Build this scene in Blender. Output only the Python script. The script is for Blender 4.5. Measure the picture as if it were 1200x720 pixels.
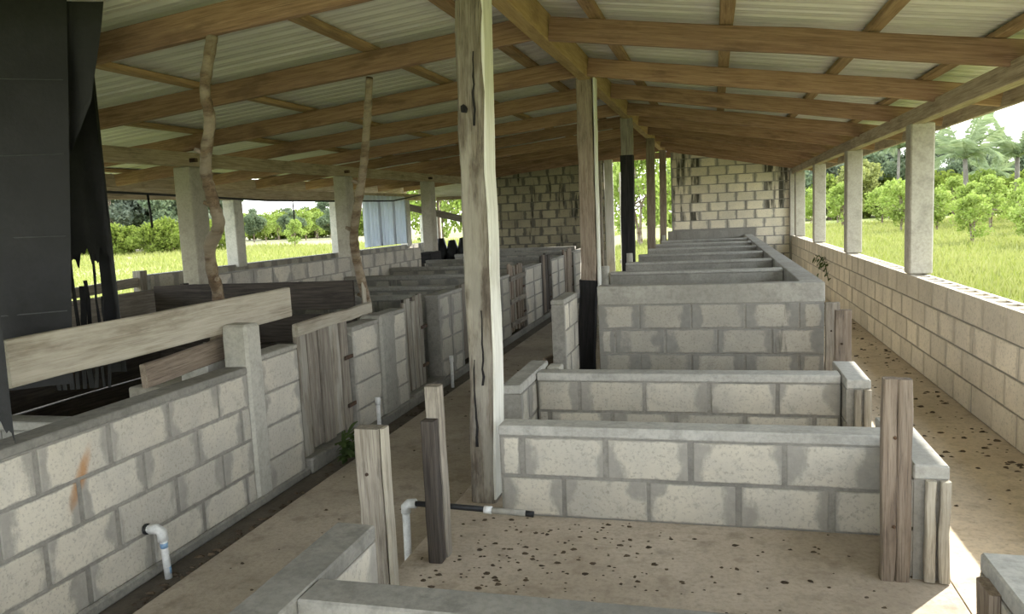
import bpy, bmesh, math, random
import numpy as np
from mathutils import Vector, Matrix
random.seed(7); RNG = np.random.default_rng(7)
for o in list(bpy.data.objects): bpy.data.objects.remove(o)
S = bpy.context.scene; COL = S.collection
# ------------------------------------------------------------------ camera
EYE = Vector((0, 0, 1.45)); YAW, PITCH, ROLL = map(math.radians, (14.97, 6.65, -2.6))
cd = bpy.data.cameras.new('camera'); cam = bpy.data.objects.new('camera', cd); COL.objects.link(cam)
cd.sensor_width = 36; cd.lens = 895 / 1200 * 36; cd.clip_start = .05; cd.clip_end = 600
fw = Vector((-math.sin(YAW)*math.cos(PITCH), math.cos(YAW)*math.cos(PITCH), -math.sin(PITCH)))
rt = Vector((math.cos(YAW), math.sin(YAW), 0)); up = rt.cross(fw)
c_, s_ = math.cos(ROLL), math.sin(ROLL)
r2 = rt*c_ + up*s_; u2 = up*c_ - rt*s_
cam.matrix_world = Matrix(((r2.x, u2.x, -fw.x, EYE.x), (r2.y, u2.y, -fw.y, EYE.y), (r2.z, u2.z, -fw.z, EYE.z), (0, 0, 0, 1)))
S.camera = cam
# ------------------------------------------------------------------ world, sun, exposure
W = bpy.data.worlds.new('sky'); S.world = W; W.use_nodes = True
nt = W.node_tree; nt.nodes.clear()
def N(nt, t, **k):
    n = nt.nodes.new(t)
    for a, v in k.items():
        if a.startswith('i_'): n.inputs[a[2:].replace('_', ' ')].default_value = v
        else: setattr(n, a, v)
    return n
def ramp(nt, stops):
    n = N(nt, 'ShaderNodeValToRGB'); e = n.color_ramp.elements
    while len(e) < len(stops): e.new(.5)
    for el, (p, c) in zip(e, stops): el.position = p; el.color = (*c, 1) if len(c) == 3 else c
    return n
tc = N(nt, 'ShaderNodeTexCoord'); sep = N(nt, 'ShaderNodeSeparateXYZ'); nt.links.new(tc.outputs['Generated'], sep.inputs[0])
gr = ramp(nt, [(0.0, (.97, .97, .95)), (.10, (.84, .91, .98)), (.5, (.66, .80, 1.0))])
nt.links.new(sep.outputs['Z'], gr.inputs[0])
mp = N(nt, 'ShaderNodeMapping'); mp.inputs['Scale'].default_value = (1, 1, 3.2); nt.links.new(tc.outputs['Generated'], mp.inputs[0])
cn = N(nt, 'ShaderNodeTexNoise', i_Scale=3.2, i_Detail=7.0, i_Roughness=.58); nt.links.new(mp.outputs[0], cn.inputs['Vector'])
cr = ramp(nt, [(.44, (0, 0, 0)), (.62, (1, 1, 1))]); nt.links.new(cn.outputs['Fac'], cr.inputs[0])
mx = N(nt, 'ShaderNodeMixRGB'); nt.links.new(cr.outputs[0], mx.inputs[0]); nt.links.new(gr.outputs[0], mx.inputs[1]); mx.inputs[2].default_value = (1.06, 1.03, .98, 1)
bg = N(nt, 'ShaderNodeBackground', i_Strength=1.0); nt.links.new(mx.outputs[0], bg.inputs[0])
wo = N(nt, 'ShaderNodeOutputWorld'); nt.links.new(bg.outputs[0], wo.inputs[0])
sl = bpy.data.lights.new('sun', 'SUN'); sl.energy = 2.2; sl.angle = math.radians(.6); sl.color = (1, .95, .86)
so = bpy.data.objects.new('sun', sl); COL.objects.link(so); so.location = (20, 25, 25)
so.rotation_euler = Vector((.595, .805, .72)).to_track_quat('Z', 'Y').to_euler()
S.view_settings.view_transform = 'Standard'; S.view_settings.look = 'None'
S.view_settings.gamma = 1; S.view_settings.use_curve_mapping = False
S.view_settings.exposure = 2.38
# ------------------------------------------------------------------ materials
def newmat(name):
    m = bpy.data.materials.new(name); m.use_nodes = True; m.node_tree.nodes.clear(); return m, m.node_tree
def math_(nt, op, a, b=None, c=None, clamp=False):
    n = N(nt, 'ShaderNodeMath', operation=op, use_clamp=clamp)
    for i, v in enumerate((a, b, c)):
        if v is None: continue
        if isinstance(v, (int, float)): n.inputs[i].default_value = v
        else: nt.links.new(v, n.inputs[i])
    return n.outputs[0]
def mixc(nt, f, a, b, mode='MIX'):
    n = N(nt, 'ShaderNodeMixRGB', blend_type=mode)
    for i, v in enumerate((f, a, b)):
        if isinstance(v, (int, float)): n.inputs[i].default_value = v
        elif isinstance(v, tuple): n.inputs[i].default_value = (*v, 1)
        else: nt.links.new(v, n.inputs[i])
    return n.outputs[0]
def noise(nt, vec, scale, detail=4, rough=.55, stretch=None):
    if stretch:
        m = N(nt, 'ShaderNodeMapping'); m.inputs['Scale'].default_value = stretch; nt.links.new(vec, m.inputs[0]); vec = m.outputs[0]
    n = N(nt, 'ShaderNodeTexNoise', i_Scale=scale, i_Detail=detail, i_Roughness=rough); nt.links.new(vec, n.inputs['Vector'])
    return n.outputs['Fac']
def sstep(nt, v, lo, hi):
    n = N(nt, 'ShaderNodeMapRange', interpolation_type='SMOOTHSTEP'); nt.links.new(v, n.inputs[0])
    n.inputs[1].default_value = lo; n.inputs[2].default_value = hi; return n.outputs[0]
def finish(nt, col, rough=.85, bumpv=None, bstr=.3, bdist=.01, metal=0, spec=.3):
    p = N(nt, 'ShaderNodeBsdfPrincipled'); p.inputs['Roughness'].default_value = rough; p.inputs['Metallic'].default_value = metal
    p.inputs['Specular IOR Level'].default_value = spec
    if isinstance(col, tuple): p.inputs['Base Color'].default_value = (*col, 1)
    else: nt.links.new(col, p.inputs['Base Color'])
    if bumpv is not None:
        b = N(nt, 'ShaderNodeBump', i_Strength=bstr, i_Distance=bdist); nt.links.new(bumpv, b.inputs['Height']); nt.links.new(b.outputs[0], p.inputs['Normal'])
    o = N(nt, 'ShaderNodeOutputMaterial'); nt.links.new(p.outputs[0], o.inputs[0]); return p
def posv(nt): return N(nt, 'ShaderNodeNewGeometry').outputs['Position']
def objv(nt, k=37.0):
    t = N(nt, 'ShaderNodeTexCoord').outputs['Object']; r = N(nt, 'ShaderNodeObjectInfo').outputs['Random']
    a = N(nt, 'ShaderNodeVectorMath', operation='ADD'); nt.links.new(t, a.inputs[0]); nt.links.new(math_(nt, 'MULTIPLY', r, k), a.inputs[1]); return a.outputs[0]
def rnd(nt): return N(nt, 'ShaderNodeObjectInfo').outputs['Random']
M = {}
def wood(name, c1, c2, dark=(.05, .035, .025), pale=None, pale_amt=.5, crack=.5, rough=.85, gr=9, patch=.45):
    m, nt = newmat(name); v = objv(nt)
    g = noise(nt, v, gr, 6, .65, (.35, 6, 6)); f = noise(nt, v, gr*3, 4, .6, (.15, 8, 8)); big = noise(nt, v, 3.4, 6, .68, (.6, 1.8, 1.8))
    col = mixc(nt, sstep(nt, g, .3, .7), c1, c2)
    col = mixc(nt, math_(nt, 'MULTIPLY', sstep(nt, f, .52, .66), crack), col, dark)
    col = mixc(nt, math_(nt, 'MULTIPLY', sstep(nt, big, .5, .68), patch), col, dark)
    if pale: col = mixc(nt, math_(nt, 'MULTIPLY', sstep(nt, noise(nt, v, 4, 5, .6, (.5, 2, 2)), .42, .6), pale_amt), col, pale)
    br = math_(nt, 'MULTIPLY_ADD', rnd(nt), .35, .8)
    col = mixc(nt, 1.0, col, br, 'MULTIPLY')
    finish(nt, col, rough, g, .35, .008); M[name] = m
wood('rafter_wood', (.255, .15, .095), (.41, .265, .18), (.10, .06, .04), crack=.45)
wood('ridge_wood', (.40, .27, .12), (.52, .37, .19), (.16, .09, .04), crack=.35)
wood('purlin_wood', (.30, .19, .10), (.45, .31, .18), (.11, .07, .04))
wood('beam_wood', (.31, .24, .16), (.48, .395, .285), (.09, .065, .045))
wood('grey_wood', (.195, .17, .135), (.33, .30, .245), (.07, .06, .05), crack=.6)
wood('post_wood', (.22, .19, .145), (.38, .345, .275), (.075, .06, .045), pale=(.52, .51, .45), pale_amt=.4)
wood('ridge_post_wood', (.14, .115, .085), (.28, .25, .195), (.06, .045, .035), pale=(.46, .44, .37), pale_amt=.5, crack=.7, patch=.8)
wood('brown_wood', (.20, .155, .115), (.31, .255, .195), (.06, .045, .035), crack=.6)
wood('pale_wood', (.29, .26, .20), (.43, .395, .315), (.14, .11, .08), pale=(.5, .47, .39), pale_amt=.4)
wood('dark_wood', (.045, .038, .032), (.10, .085, .07), (.018, .016, .014))
wood('burnt_wood', (.012, .011, .011), (.03, .028, .027), (.006, .006, .006))
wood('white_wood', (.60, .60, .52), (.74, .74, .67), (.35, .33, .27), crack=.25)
wood('bark', (.10, .065, .04), (.20, .145, .09), (.035, .025, .018), pale=(.40, .35, .27), pale_amt=.5, gr=6)
def blockmat(name, axis, cream=(.60, .56, .46), cream2=(.50, .475, .405), mortar=(.325, .31, .27), smear=0.0, streak=0.0, rust=False, stain=(.035, .035, .028)):
    m, nt = newmat(name); t = N(nt, 'ShaderNodeTexCoord').outputs['Generated']; p = posv(nt); r = rnd(nt)
    s = N(nt, 'ShaderNodeSeparateXYZ'); nt.links.new(t, s.inputs[0]); a = s.outputs['X' if axis == 'x' else 'Y']; b = s.outputs['Z']
    du = math_(nt, 'MULTIPLY', math_(nt, 'MINIMUM', a, math_(nt, 'SUBTRACT', 1, a)), .30)
    dv = math_(nt, 'MULTIPLY', math_(nt, 'MINIMUM', b, math_(nt, 'SUBTRACT', 1, b)), .62)
    n1 = noise(nt, p, 10, 7, .7, (1, 1, .6)); n4 = noise(nt, p, 3.7, 2, .5); n2 = noise(nt, p, 60, 4, .7); n3 = noise(nt, p, 2.3, 4, .6)
    du = math_(nt, 'SUBTRACT', du, math_(nt, 'MULTIPLY', math_(nt, 'MAXIMUM', math_(nt, 'SUBTRACT', n4, .42), 0.0), .24 if not smear or smear > .2 else .06))
    d = math_(nt, 'MINIMUM', du, dv)
    e = math_(nt, 'ADD', d, math_(nt, 'MULTIPLY', math_(nt, 'SUBTRACT', n1, .50), .12))
    e = math_(nt, 'SUBTRACT', e, math_(nt, 'MULTIPLY', r, .012 + smear*.05))
    mask = sstep(nt, e, -.012 + smear*.03, .022 + smear*.03)
    col = mixc(nt, sstep(nt, n3, .35, .65), cream, cream2)
    col = mixc(nt, math_(nt, 'MULTIPLY', sstep(nt, n2, .52, .66), .45), col, tuple(x*.45 for x in cream2))
    col = mixc(nt, math_(nt, 'MULTIPLY', sstep(nt, noise(nt, p, 17, 6, .75), .52, .68), .4), col, tuple(x*.55 for x in cream2))
    col = mixc(nt, 1.0, col, math_(nt, 'MULTIPLY_ADD', r, .22, .86), 'MULTIPLY')
    mo = mixc(nt, noise(nt, p, 25, 4, .7), tuple(x*.75 for x in mortar), tuple(min(1, x*1.3) for x in mortar))
    col = mixc(nt, mask, mo, col)
    if streak:
        st = noise(nt, p, 3.2, 5, .6, (2.6, 2.6, .28)); col = mixc(nt, math_(nt, 'MULTIPLY', sstep(nt, st, .66 - streak*.16, .74 - streak*.12), .92), col, stain)
    if rust:
        sp = N(nt, 'ShaderNodeSeparateXYZ'); nt.links.new(p, sp.inputs[0])
        y = math_(nt, 'SUBTRACT', sp.outputs['Y'], math_(nt, 'MULTIPLY_ADD', sp.outputs['Z'], .55, 2.42)); z = math_(nt, 'SUBTRACT', sp.outputs['Z'], .40)
        dd = math_(nt, 'ADD', math_(nt, 'POWER', math_(nt, 'MULTIPLY', y, 22), 2), math_(nt, 'POWER', math_(nt, 'MULTIPLY', z, 6.5), 2))
        k = sstep(nt, math_(nt, 'ADD', dd, math_(nt, 'MULTIPLY', n1, 1.6)), 1.9, .5); col = mixc(nt, math_(nt, 'MULTIPLY', k, .8), col, (.42, .19, .045))
    hb = math_(nt, 'ADD', math_(nt, 'MULTIPLY', mask, .5), math_(nt, 'MULTIPLY', n2, .5))
    finish(nt, col, .92, hb, .5, .006); M[name] = m
blockmat('block_x', 'x'); blockmat('block_y', 'y'); blockmat('block_y_rust', 'y', rust=True)
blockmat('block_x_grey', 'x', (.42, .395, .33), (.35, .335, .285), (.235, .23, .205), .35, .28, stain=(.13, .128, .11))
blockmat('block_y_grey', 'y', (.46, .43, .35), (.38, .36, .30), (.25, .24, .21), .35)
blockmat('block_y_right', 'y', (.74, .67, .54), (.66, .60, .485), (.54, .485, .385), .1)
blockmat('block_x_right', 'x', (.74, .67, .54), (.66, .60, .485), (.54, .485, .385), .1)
blockmat('block_x_gable', 'x', (.80, .735, .57), (.71, .66, .52), (.40, .375, .31), .05)
blockmat('block_x_gable_stain', 'x', (.74, .68, .53), (.65, .60, .48), (.36, .34, .285), .05, 1.5)
blockmat('block_x_gable_dark', 'x', (.36, .325, .215), (.29, .265, .185), (.12, .112, .085), .1, .55)  # darker, yellower blocks with dark vertical streaks
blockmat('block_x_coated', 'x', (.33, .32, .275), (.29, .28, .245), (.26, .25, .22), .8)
def rough(name, c1, c2, c3=None, scale=6, rg=.9, spots=0, fine=45, bstr=.4, lo=.35, hi=.65):
    m, nt = newmat(name); p = posv(nt)
    a = noise(nt, p, scale*.35, 5, .6); b = noise(nt, p, scale*2, 6, .65); f = noise(nt, p, fine, 4, .7)
    col = mixc(nt, sstep(nt, a, lo, hi), c1, c2)
    if c3: col = mixc(nt, math_(nt, 'MULTIPLY', sstep(nt, b, .5, .72), .7), col, c3)
    if spots: col = mixc(nt, math_(nt, 'MULTIPLY', sstep(nt, f, .60, .70), spots), col, tuple(x*.4 for x in c1))
    col = mixc(nt, math_(nt, 'MULTIPLY', sstep(nt, f, .40, .66), .28), col, tuple(x*.5 for x in c1))
    col = mixc(nt, math_(nt, 'MULTIPLY', sstep(nt, noise(nt, p, scale*3, 7, .75), .48, .7), .38), col, tuple(x*.5 for x in c1))
    finish(nt, col, rg, f, bstr, .005); M[name] = m
rough('mortar', (.25, .24, .21), (.33, .315, .275), (.20, .19, .165), 6)
rough('mortar_dark', (.13, .125, .10), (.19, .18, .145), (.08, .078, .065), 6)
rough('cap_concrete', (.31, .30, .26), (.40, .39, .34), (.23, .22, .19), 5, .8)
rough('dark_cap', (.20, .195, .17), (.28, .27, .235), (.14, .135, .115), 5, .85)
rough('pale_cap', (.40, .39, .345), (.50, .49, .44), (.32, .315, .28), 5, .75)
rough('post_concrete', (.36, .335, .27), (.45, .42, .345), (.28, .26, .21), 3, .85)
rough('plaster_post', (.44, .43, .37), (.54, .525, .455), (.33, .325, .29), 4, .85)
rough('pen_floor', (.45, .38, .295), (.57, .495, .40), (.30, .24, .175), 3.2, .8, .35)
rough('aisle_floor', (.36, .31, .24), (.48, .42, .335), (.24, .20, .15), 2.6, .8, .3)
rough('right_floor', (.60, .50, .37), (.72, .615, .47), (.40, .32, .225), 3, .8, .35)
rough('dirt_floor', (.10, .085, .065), (.15, .13, .10), (.06, .05, .04), 4)
rough('tarp_black', (.006, .0065, .007), (.013, .0135, .0145), None, 8, .55)
rough('tarp_band', (.05, .053, .055), (.065, .068, .07), None, 8, .6)
rough('pvc', (.66, .68, .66), (.74, .75, .73), (.45, .46, .43), 9, .4)
rough('pvc_blue', (.12, .28, .50), (.45, .58, .68), None, 30, .4)
rough('black_rubber', (.012, .013, .014), (.025, .026, .027), None, 9, .5)
rough('droppings', (.06, .045, .03), (.12, .09, .06), None, 9, .95)
rough('metal_rust', (.05, .035, .025), (.12, .07, .04), None, 20, .8)
def metal(name, c1, c2, c3, mt=.35, rg=.5):
    m, nt = newmat(name); p = posv(nt); a = noise(nt, p, .9, 4, .6, (1, 3, 1)); b = noise(nt, p, 5, 5, .7, (.4, 4, 1))
    col = mixc(nt, sstep(nt, a, .35, .65), c1, c2); col = mixc(nt, math_(nt, 'MULTIPLY', sstep(nt, b, .52, .75), .5), col, c3)
    finish(nt, col, rg, None, metal=mt); M[name] = m
metal('roof_metal', (.60, .585, .565), (.72, .70, .67), (.43, .42, .40), .15)
m, nt = newmat('translucent_sheet'); d = N(nt, 'ShaderNodeBsdfDiffuse'); t = N(nt, 'ShaderNodeBsdfTranslucent'); x = N(nt, 'ShaderNodeMixShader', i_Fac=.35); cw_ = mixc(nt, noise(nt, posv(nt), 3, 4), (.70, .76, .82), (.82, .86, .90))  # partly translucent sheet, so the sky behind brightens it
for q in (d, t): nt.links.new(cw_, q.inputs[0])
nt.links.new(d.outputs[0], x.inputs[1]); nt.links.new(t.outputs[0], x.inputs[2]); o = N(nt, 'ShaderNodeOutputMaterial'); nt.links.new(x.outputs[0], o.inputs[0]); M['translucent_sheet'] = m
def leafmat(name, c1, c2, c3, tr=.35):
    m, nt = newmat(name); p = posv(nt); r = N(nt, 'ShaderNodeNewGeometry').outputs['Random Per Island']
    col = mixc(nt, sstep(nt, noise(nt, p, 1.1, 3), .35, .65), c1, c2); col = mixc(nt, math_(nt, 'MULTIPLY', r, .55), col, c3)
    d = N(nt, 'ShaderNodeBsdfDiffuse'); t = N(nt, 'ShaderNodeBsdfTranslucent'); x = N(nt, 'ShaderNodeMixShader', i_Fac=tr)
    nt.links.new(col, d.inputs[0]); nt.links.new(col, t.inputs[0]); nt.links.new(d.outputs[0], x.inputs[1]); nt.links.new(t.outputs[0], x.inputs[2])
    o = N(nt, 'ShaderNodeOutputMaterial'); nt.links.new(x.outputs[0], o.inputs[0]); M[name] = m
leafmat('citrus_leaf', (.17, .25, .04), (.24, .32, .06), (.36, .40, .15))
leafmat('forest_haze_leaf', (.10, .14, .075), (.14, .185, .10), (.20, .23, .14))  # greyed and lightened to put haze into the foliage colour
leafmat('far_haze_leaf', (.13, .165, .115), (.18, .215, .145), (.23, .25, .18))  # paler still, imitating distance haze by colour
leafmat('yellow_leaf', (.25, .27, .08), (.31, .32, .13), (.2, .23, .08))
leafmat('palm_leaf', (.18, .24, .11), (.24, .30, .15), (.36, .40, .26))
leafmat('shrub_leaf', (.12, .17, .022), (.16, .21, .035), (.21, .24, .07))
leafmat('weed_leaf', (.06, .10, .035), (.09, .14, .05), (.14, .19, .08))
leafmat('grass_blade', (.20, .235, .045), (.26, .28, .075), (.33, .325, .15), .3)
m, nt = newmat('field'); p = posv(nt); sp = N(nt, 'ShaderNodeSeparateXYZ'); nt.links.new(p, sp.inputs[0])
a = noise(nt, p, .22, 5, .6); b = noise(nt, p, 3, 6, .7)
col = mixc(nt, sstep(nt, a, .35, .62), (.19, .22, .045), (.235, .255, .075)); col = mixc(nt, math_(nt, 'MULTIPLY', sstep(nt, b, .5, .7), .5), col, (.26, .265, .11))
dry = math_(nt, 'ADD', math_(nt, 'MULTIPLY', sp.outputs['X'], -1), math_(nt, 'MULTIPLY', a, 14))
col = mixc(nt, math_(nt, 'MULTIPLY', sstep(nt, dry, 34, 52), .85), col, (.19, .175, .10))
finish(nt, col, .95, b, .6, .05); M['field'] = m
rough('palm_trunk', (.14, .125, .10), (.20, .18, .15), (.1, .09, .07), 6)
# ------------------------------------------------------------------ mesh helpers
WL = {}; ROT = {}
def put(o, world, parent=None):
    o.location = Vector(world) - (WL[parent] if parent else Vector((0, 0, 0))); WL[o] = Vector(world)
    if parent: o.parent = parent
    if parent in ROT: o.location = Vector(world); o.matrix_parent_inverse = ROT[parent].inverted()
    COL.objects.link(o); return o
def tag(o, label=None, cat=None, group=None, kind=None):
    if label: o['label'] = label
    if cat: o['category'] = cat
    if group: o['group'] = group
    if kind: o['kind'] = kind
    return o
def root(name, loc, label=None, cat=None, group=None, kind=None):
    o = bpy.data.objects.new(name, None); o.empty_display_size = .1; put(o, loc)
    return tag(o, label, cat, group, kind)
def mk(name, vs, fs, mat, parent=None, smooth=False, origin=None):
    vs = [Vector(v) for v in vs]
    if origin is None:
        lo = Vector([min(v[i] for v in vs) for i in range(3)]); hi = Vector([max(v[i] for v in vs) for i in range(3)])
        origin = Vector(((lo.x+hi.x)/2, (lo.y+hi.y)/2, lo.z))
    me = bpy.data.meshes.new(name); me.from_pydata([v - Vector(origin) for v in vs], [], fs); me.update()
    me.materials.append(M[mat])
    if smooth: me.shade_smooth()
    return put(bpy.data.objects.new(name, me), origin, parent)
def cbox(hx, hy, hz, b, jit=0, rs=random):
    """chamfered box, centred: 24 vertices"""
    bm = bmesh.new(); bmesh.ops.create_cube(bm, size=2)
    for v in bm.verts: v.co = Vector((v.co.x*hx + rs.uniform(-jit, jit), v.co.y*hy + rs.uniform(-jit, jit), v.co.z*hz + rs.uniform(-jit, jit)))
    if b > 0: bmesh.ops.bevel(bm, geom=bm.edges[:], offset=min(b, hx*.8, hy*.8, hz*.8), segments=1, affect='EDGES')
    vs = [v.co.copy() for v in bm.verts]; fs = [[v.index for v in f.verts] for f in bm.faces]; bm.free(); return vs, fs
def box(name, X, Y, Z, mat, parent=None, b=.006, jit=0):
    c = Vector(((X[0]+X[1])/2, (Y[0]+Y[1])/2, Z[0])); vs, fs = cbox((X[1]-X[0])/2, (Y[1]-Y[0])/2, (Z[1]-Z[0])/2, b, jit)
    h = Vector((0, 0, (Z[1]-Z[0])/2)); return mk(name, [c + v + h for v in vs], fs, mat, parent, origin=c)
def frame(p0, p1, upv):
    x = (Vector(p1) - Vector(p0)); L = x.length; x.normalize(); z = Vector(upv); z = (z - x*z.dot(x)).normalized(); y = z.cross(x)
    return x, y, z, L
def beam(name, p0, p1, w, h, mat, parent=None, upv=(0, 0, 1), seg=6, jit=.004, ch=.006, bow=None, taper=1.0):
    """sawn timber: local x along the length, width w in local y, depth h in local z"""
    x, y, z, L = frame(p0, p1, upv); vs = []; fs = []
    ring = [(-.5, -.5), (.5, -.5), (.5, .5), (-.5, .5)]
    pts = []
    for (a, b) in ring:
        sx, sy = (1 if a > 0 else -1), (1 if b > 0 else -1)
        q = [(a*w - 0, b*h - sy*ch), (a*w - sx*ch, b*h)]
        if (a > 0) == (b > 0): pts += [q[1], q[0]] if a < 0 and b < 0 else [q[0], q[1]]
        else: pts += [q[1], q[0]] if a > 0 else [q[1], q[0]]
    # order the ring by angle so that it is convex
    pts.sort(key=lambda q: math.atan2(q[1]/h, q[0]/w)); n = len(pts)
    for i in range(seg + 1):
        t = i/seg; oy = random.uniform(-jit, jit); oz = random.uniform(-jit, jit); k = 1 + (taper - 1)*t
        if bow: oy += bow(t)[0]; oz += bow(t)[1]
        for (a, b) in pts: vs.append(Vector((-L/2 + L*t, a*k + oy + random.uniform(-jit, jit)*.4, b*k + oz + random.uniform(-jit, jit)*.4)))
    for i in range(seg):
        for j in range(n):
            k = (j + 1) % n; fs.append([i*n + j, i*n + k, (i+1)*n + k, (i+1)*n + j])
    fs.append(list(range(n))[::-1]); fs.append([seg*n + j for j in range(n)])
    me = bpy.data.meshes.new(name); me.from_pydata(vs, [], fs); me.update(); me.materials.append(M[mat])
    o = bpy.data.objects.new(name, me); put(o, (Vector(p0) + Vector(p1))/2, parent)
    o.rotation_euler = Matrix((x, y, z)).transposed().to_euler()
    ROT[o] = Matrix.Translation(WL[o]) @ Matrix((x, y, z)).transposed().to_4x4(); return o
def vpost(name, x, y, z0, z1, wx, wy, mat, parent=None, lean=(0, 0), **k):
    return beam(name, (x, y, z0), (x + lean[0], y + lean[1], z1), wy, wx, mat, parent, upv=(1, 0, 0), **k)
def tube(name, pts, rad, mat, parent=None, n=10, smooth=True):
    pts = [Vector(p) for p in pts]; R = rad if isinstance(rad, (list, tuple)) else [rad]*len(pts); vs = []; fs = []
    for i, p in enumerate(pts):
        d = (pts[min(i+1, len(pts)-1)] - pts[max(i-1, 0)]).normalized(); a = d.cross(Vector((.31, .87, .13))).normalized() if abs(d.y) < .9 else d.cross(Vector((1, 0, 0))).normalized(); b = d.cross(a)
        for j in range(n):
            t = 2*math.pi*j/n; vs.append(p + (a*math.cos(t) + b*math.sin(t))*R[i])
    for i in range(len(pts)-1):
        for j in range(n): k = (j+1) % n; fs.append([i*n+j, (i+1)*n+j, (i+1)*n+k, i*n+k])
    fs.append(list(range(n))); fs.append([(len(pts)-1)*n+j for j in range(n)][::-1])
    return mk(name, vs, fs, mat, parent, smooth)
# shared concrete block meshes (unit cube, chamfered, a little irregular)
def unit_block(mat, seed):
    r = random.Random(seed); vs, fs = cbox(.5, .5, .5, .012, .006, r)
    me = bpy.data.meshes.new('block'); me.from_pydata(vs, [], fs); me.update(); me.materials.append(M[mat]); return me
BM = {}
def hollow_block(mat):
    """block with two open cells in its top"""
    bm = bmesh.new(); bmesh.ops.create_cube(bm, size=1)
    me = bpy.data.meshes.new('hollow_block'); vs = []; fs = []
    xs = [-.5, -.42, -.06, .06, .42, .5]; ys = [-.5, -.29, .29, .5]
    for y in ys:
        for x in xs: vs.append((x, y, .5))
    for j in range(3):
        for i in range(5):
            if j == 1 and i in (1, 3): continue
            fs.append([j*6+i, j*6+i+1, (j+1)*6+i+1, (j+1)*6+i])
    b0 = len(vs); vs += [(-.5, -.5, -.5), (.5, -.5, -.5), (.5, .5, -.5), (-.5, .5, -.5)]
    fs += [[b0+3, b0+2, b0+1, b0], [b0, b0+1, 5, 4, 3, 2, 1, 0], [b0+2, b0+3, 18, 19, 20, 21, 22, 23], [b0+1, b0+2, 23, 17, 11, 5], [b0+3, b0, 0, 6, 12, 18]]
    for i in (1, 3):
        t = [6+i, 6+i+1, 12+i+1, 12+i]; k = len(vs); vs += [(vs[q][0], vs[q][1], -.3) for q in t]
        for q in range(4): fs.append([t[q], t[(q+1) % 4], k+(q+1) % 4, k+q])
        fs.append([k, k+1, k+2, k+3])
    bm.free(); me.from_pydata(vs, [], fs); me.update(); me.materials.append(M[mat]); return me
def block(parent, c, dims, mat, hollow=False):
    key = (mat, hollow, 0 if hollow else random.randrange(4))
    if key not in BM: BM[key] = hollow_block(mat) if hollow else unit_block(mat, hash(key[2]) + 11)
    o = bpy.data.objects.new('block', BM[key]); put(o, c, parent); o.scale = dims; return o
def blockwall(parent, axis, a0, a1, f0, f1, z0, rows, mat, phase=0.0, core='mortar', H=.2, Lb=.4, top=None, hollow_top=False, zmax=None, joint=.014, skip=None, proud=.006, stack=False):
    """running-bond blocks standing proud of a recessed mortar core; axis = direction of the wall, f0..f1 its thickness range"""
    ztop = z0 + rows*H if top is None else top
    ce = .004
    if axis == 'y': box('mortar_core', (f0+proud, f1-proud), (a0+ce, a1-ce), (z0, ztop - (H-.02 if hollow_top else 0)), core, parent, 0)
    elif callable(top):
        mk('mortar_core', [(x, y, z) for y in (f0+proud, f1-proud) for (x, z) in ((a0+ce, z0), (a1-ce, z0), (a1-ce, top(a1)), (a0+ce, top(a0)))], [[0, 1, 2, 3], [7, 6, 5, 4], [0, 4, 5, 1], [1, 5, 6, 2], [2, 6, 7, 3], [3, 7, 4, 0]], core, parent)
    else: box('mortar_core', (a0+ce, a1-ce), (f0+proud, f1-proud), (z0, ztop - (.006 if hollow_top else 0)), core, parent, 0)
    for r in range(rows):
        off = phase + (Lb/2 if r % 2 and not stack else 0); k = math.floor((a0 - off)/Lb)
        s = off + k*Lb
        while s < a1 - .01:
            e = s + Lb; s0, e0 = max(s, a0), min(e, a1)
            za, zb = z0 + r*H, z0 + (r+1)*H
            if e0 - s0 > .05 and (zmax is None or zmax((s0+e0)/2) > za + .05):
                if zmax is not None: zb = min(zb, zmax((s0+e0)/2))
                j1 = joint*random.uniform(.6, 1.6); ln = e0 - s0 - j1*(0 if e0-s0 < .06 else 1); h = zb - za - joint*.75
                th = (f1 - f0) + random.uniform(-.002, .004); cc = (s0 + e0)/2 + random.uniform(-.003, .003)
                mm = mat(r, cc) if callable(mat) else mat
                if not (skip and skip(r, cc)):
                    hol = hollow_top and r == rows-1
                    if axis == 'y':
                        if hol:
                            o = block(parent, ((f0+f1)/2, cc, (za+zb)/2), (ln, th, h), mm, True); o.rotation_euler = (0, 0, math.pi/2)
                        else: block(parent, ((f0+f1)/2, cc, (za+zb)/2), (th, ln, h), mm)
                    else: block(parent, (cc, (f0+f1)/2, (za+zb)/2), (ln, th, h), mm)
            s = e

# ================================================================== THE SETTING
def zl(x, y): return 2.63 + .014*(y - 6) - .094*(-1.10 - x)          # underside of the left rafters
def zr(x, y):                                                        # underside of the right rafters
    a = 2.62 + .014*(y - 6); b = 2.20 + .004*(y - 6); return a + (b - a)*(x + 1.02)/2.68
# ground: gently uneven field around the shed
vs = []; fs = []; nx, ny = 70, 70
xs = np.concatenate([np.linspace(-190, -12, 25), np.linspace(-9, 12, 20), np.linspace(15, 160, 25)]); ys = np.concatenate([np.linspace(-40, 0, 10), np.linspace(3, 40, 25), np.linspace(44, 260, 35)])
for y in ys:
    for x in xs:
        far = max(0, abs(x + 2.5) - 8)/20; vs.append((x, y, -.35 + min(1, far)*(.10*math.sin(x*.21 + 1) * math.sin(y*.17) + .05*math.sin(x*.6 + y*.5))))
for j in range(len(ys)-1):
    for i in range(len(xs)-1): fs.append([j*70+i, j*70+i+1, (j+1)*70+i+1, (j+1)*70+i])
tag(mk('ground', vs, fs, 'field', smooth=True, origin=(0, 0, 0)), 'grassy open field surrounding the open shed', kind='structure')
tag(box('floor', (-1.32, .86), (-2.5, 18.2), (-.5, 0), 'pen_floor', b=.012), 'tan concrete slab under the right-hand pens', kind='structure')
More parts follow.
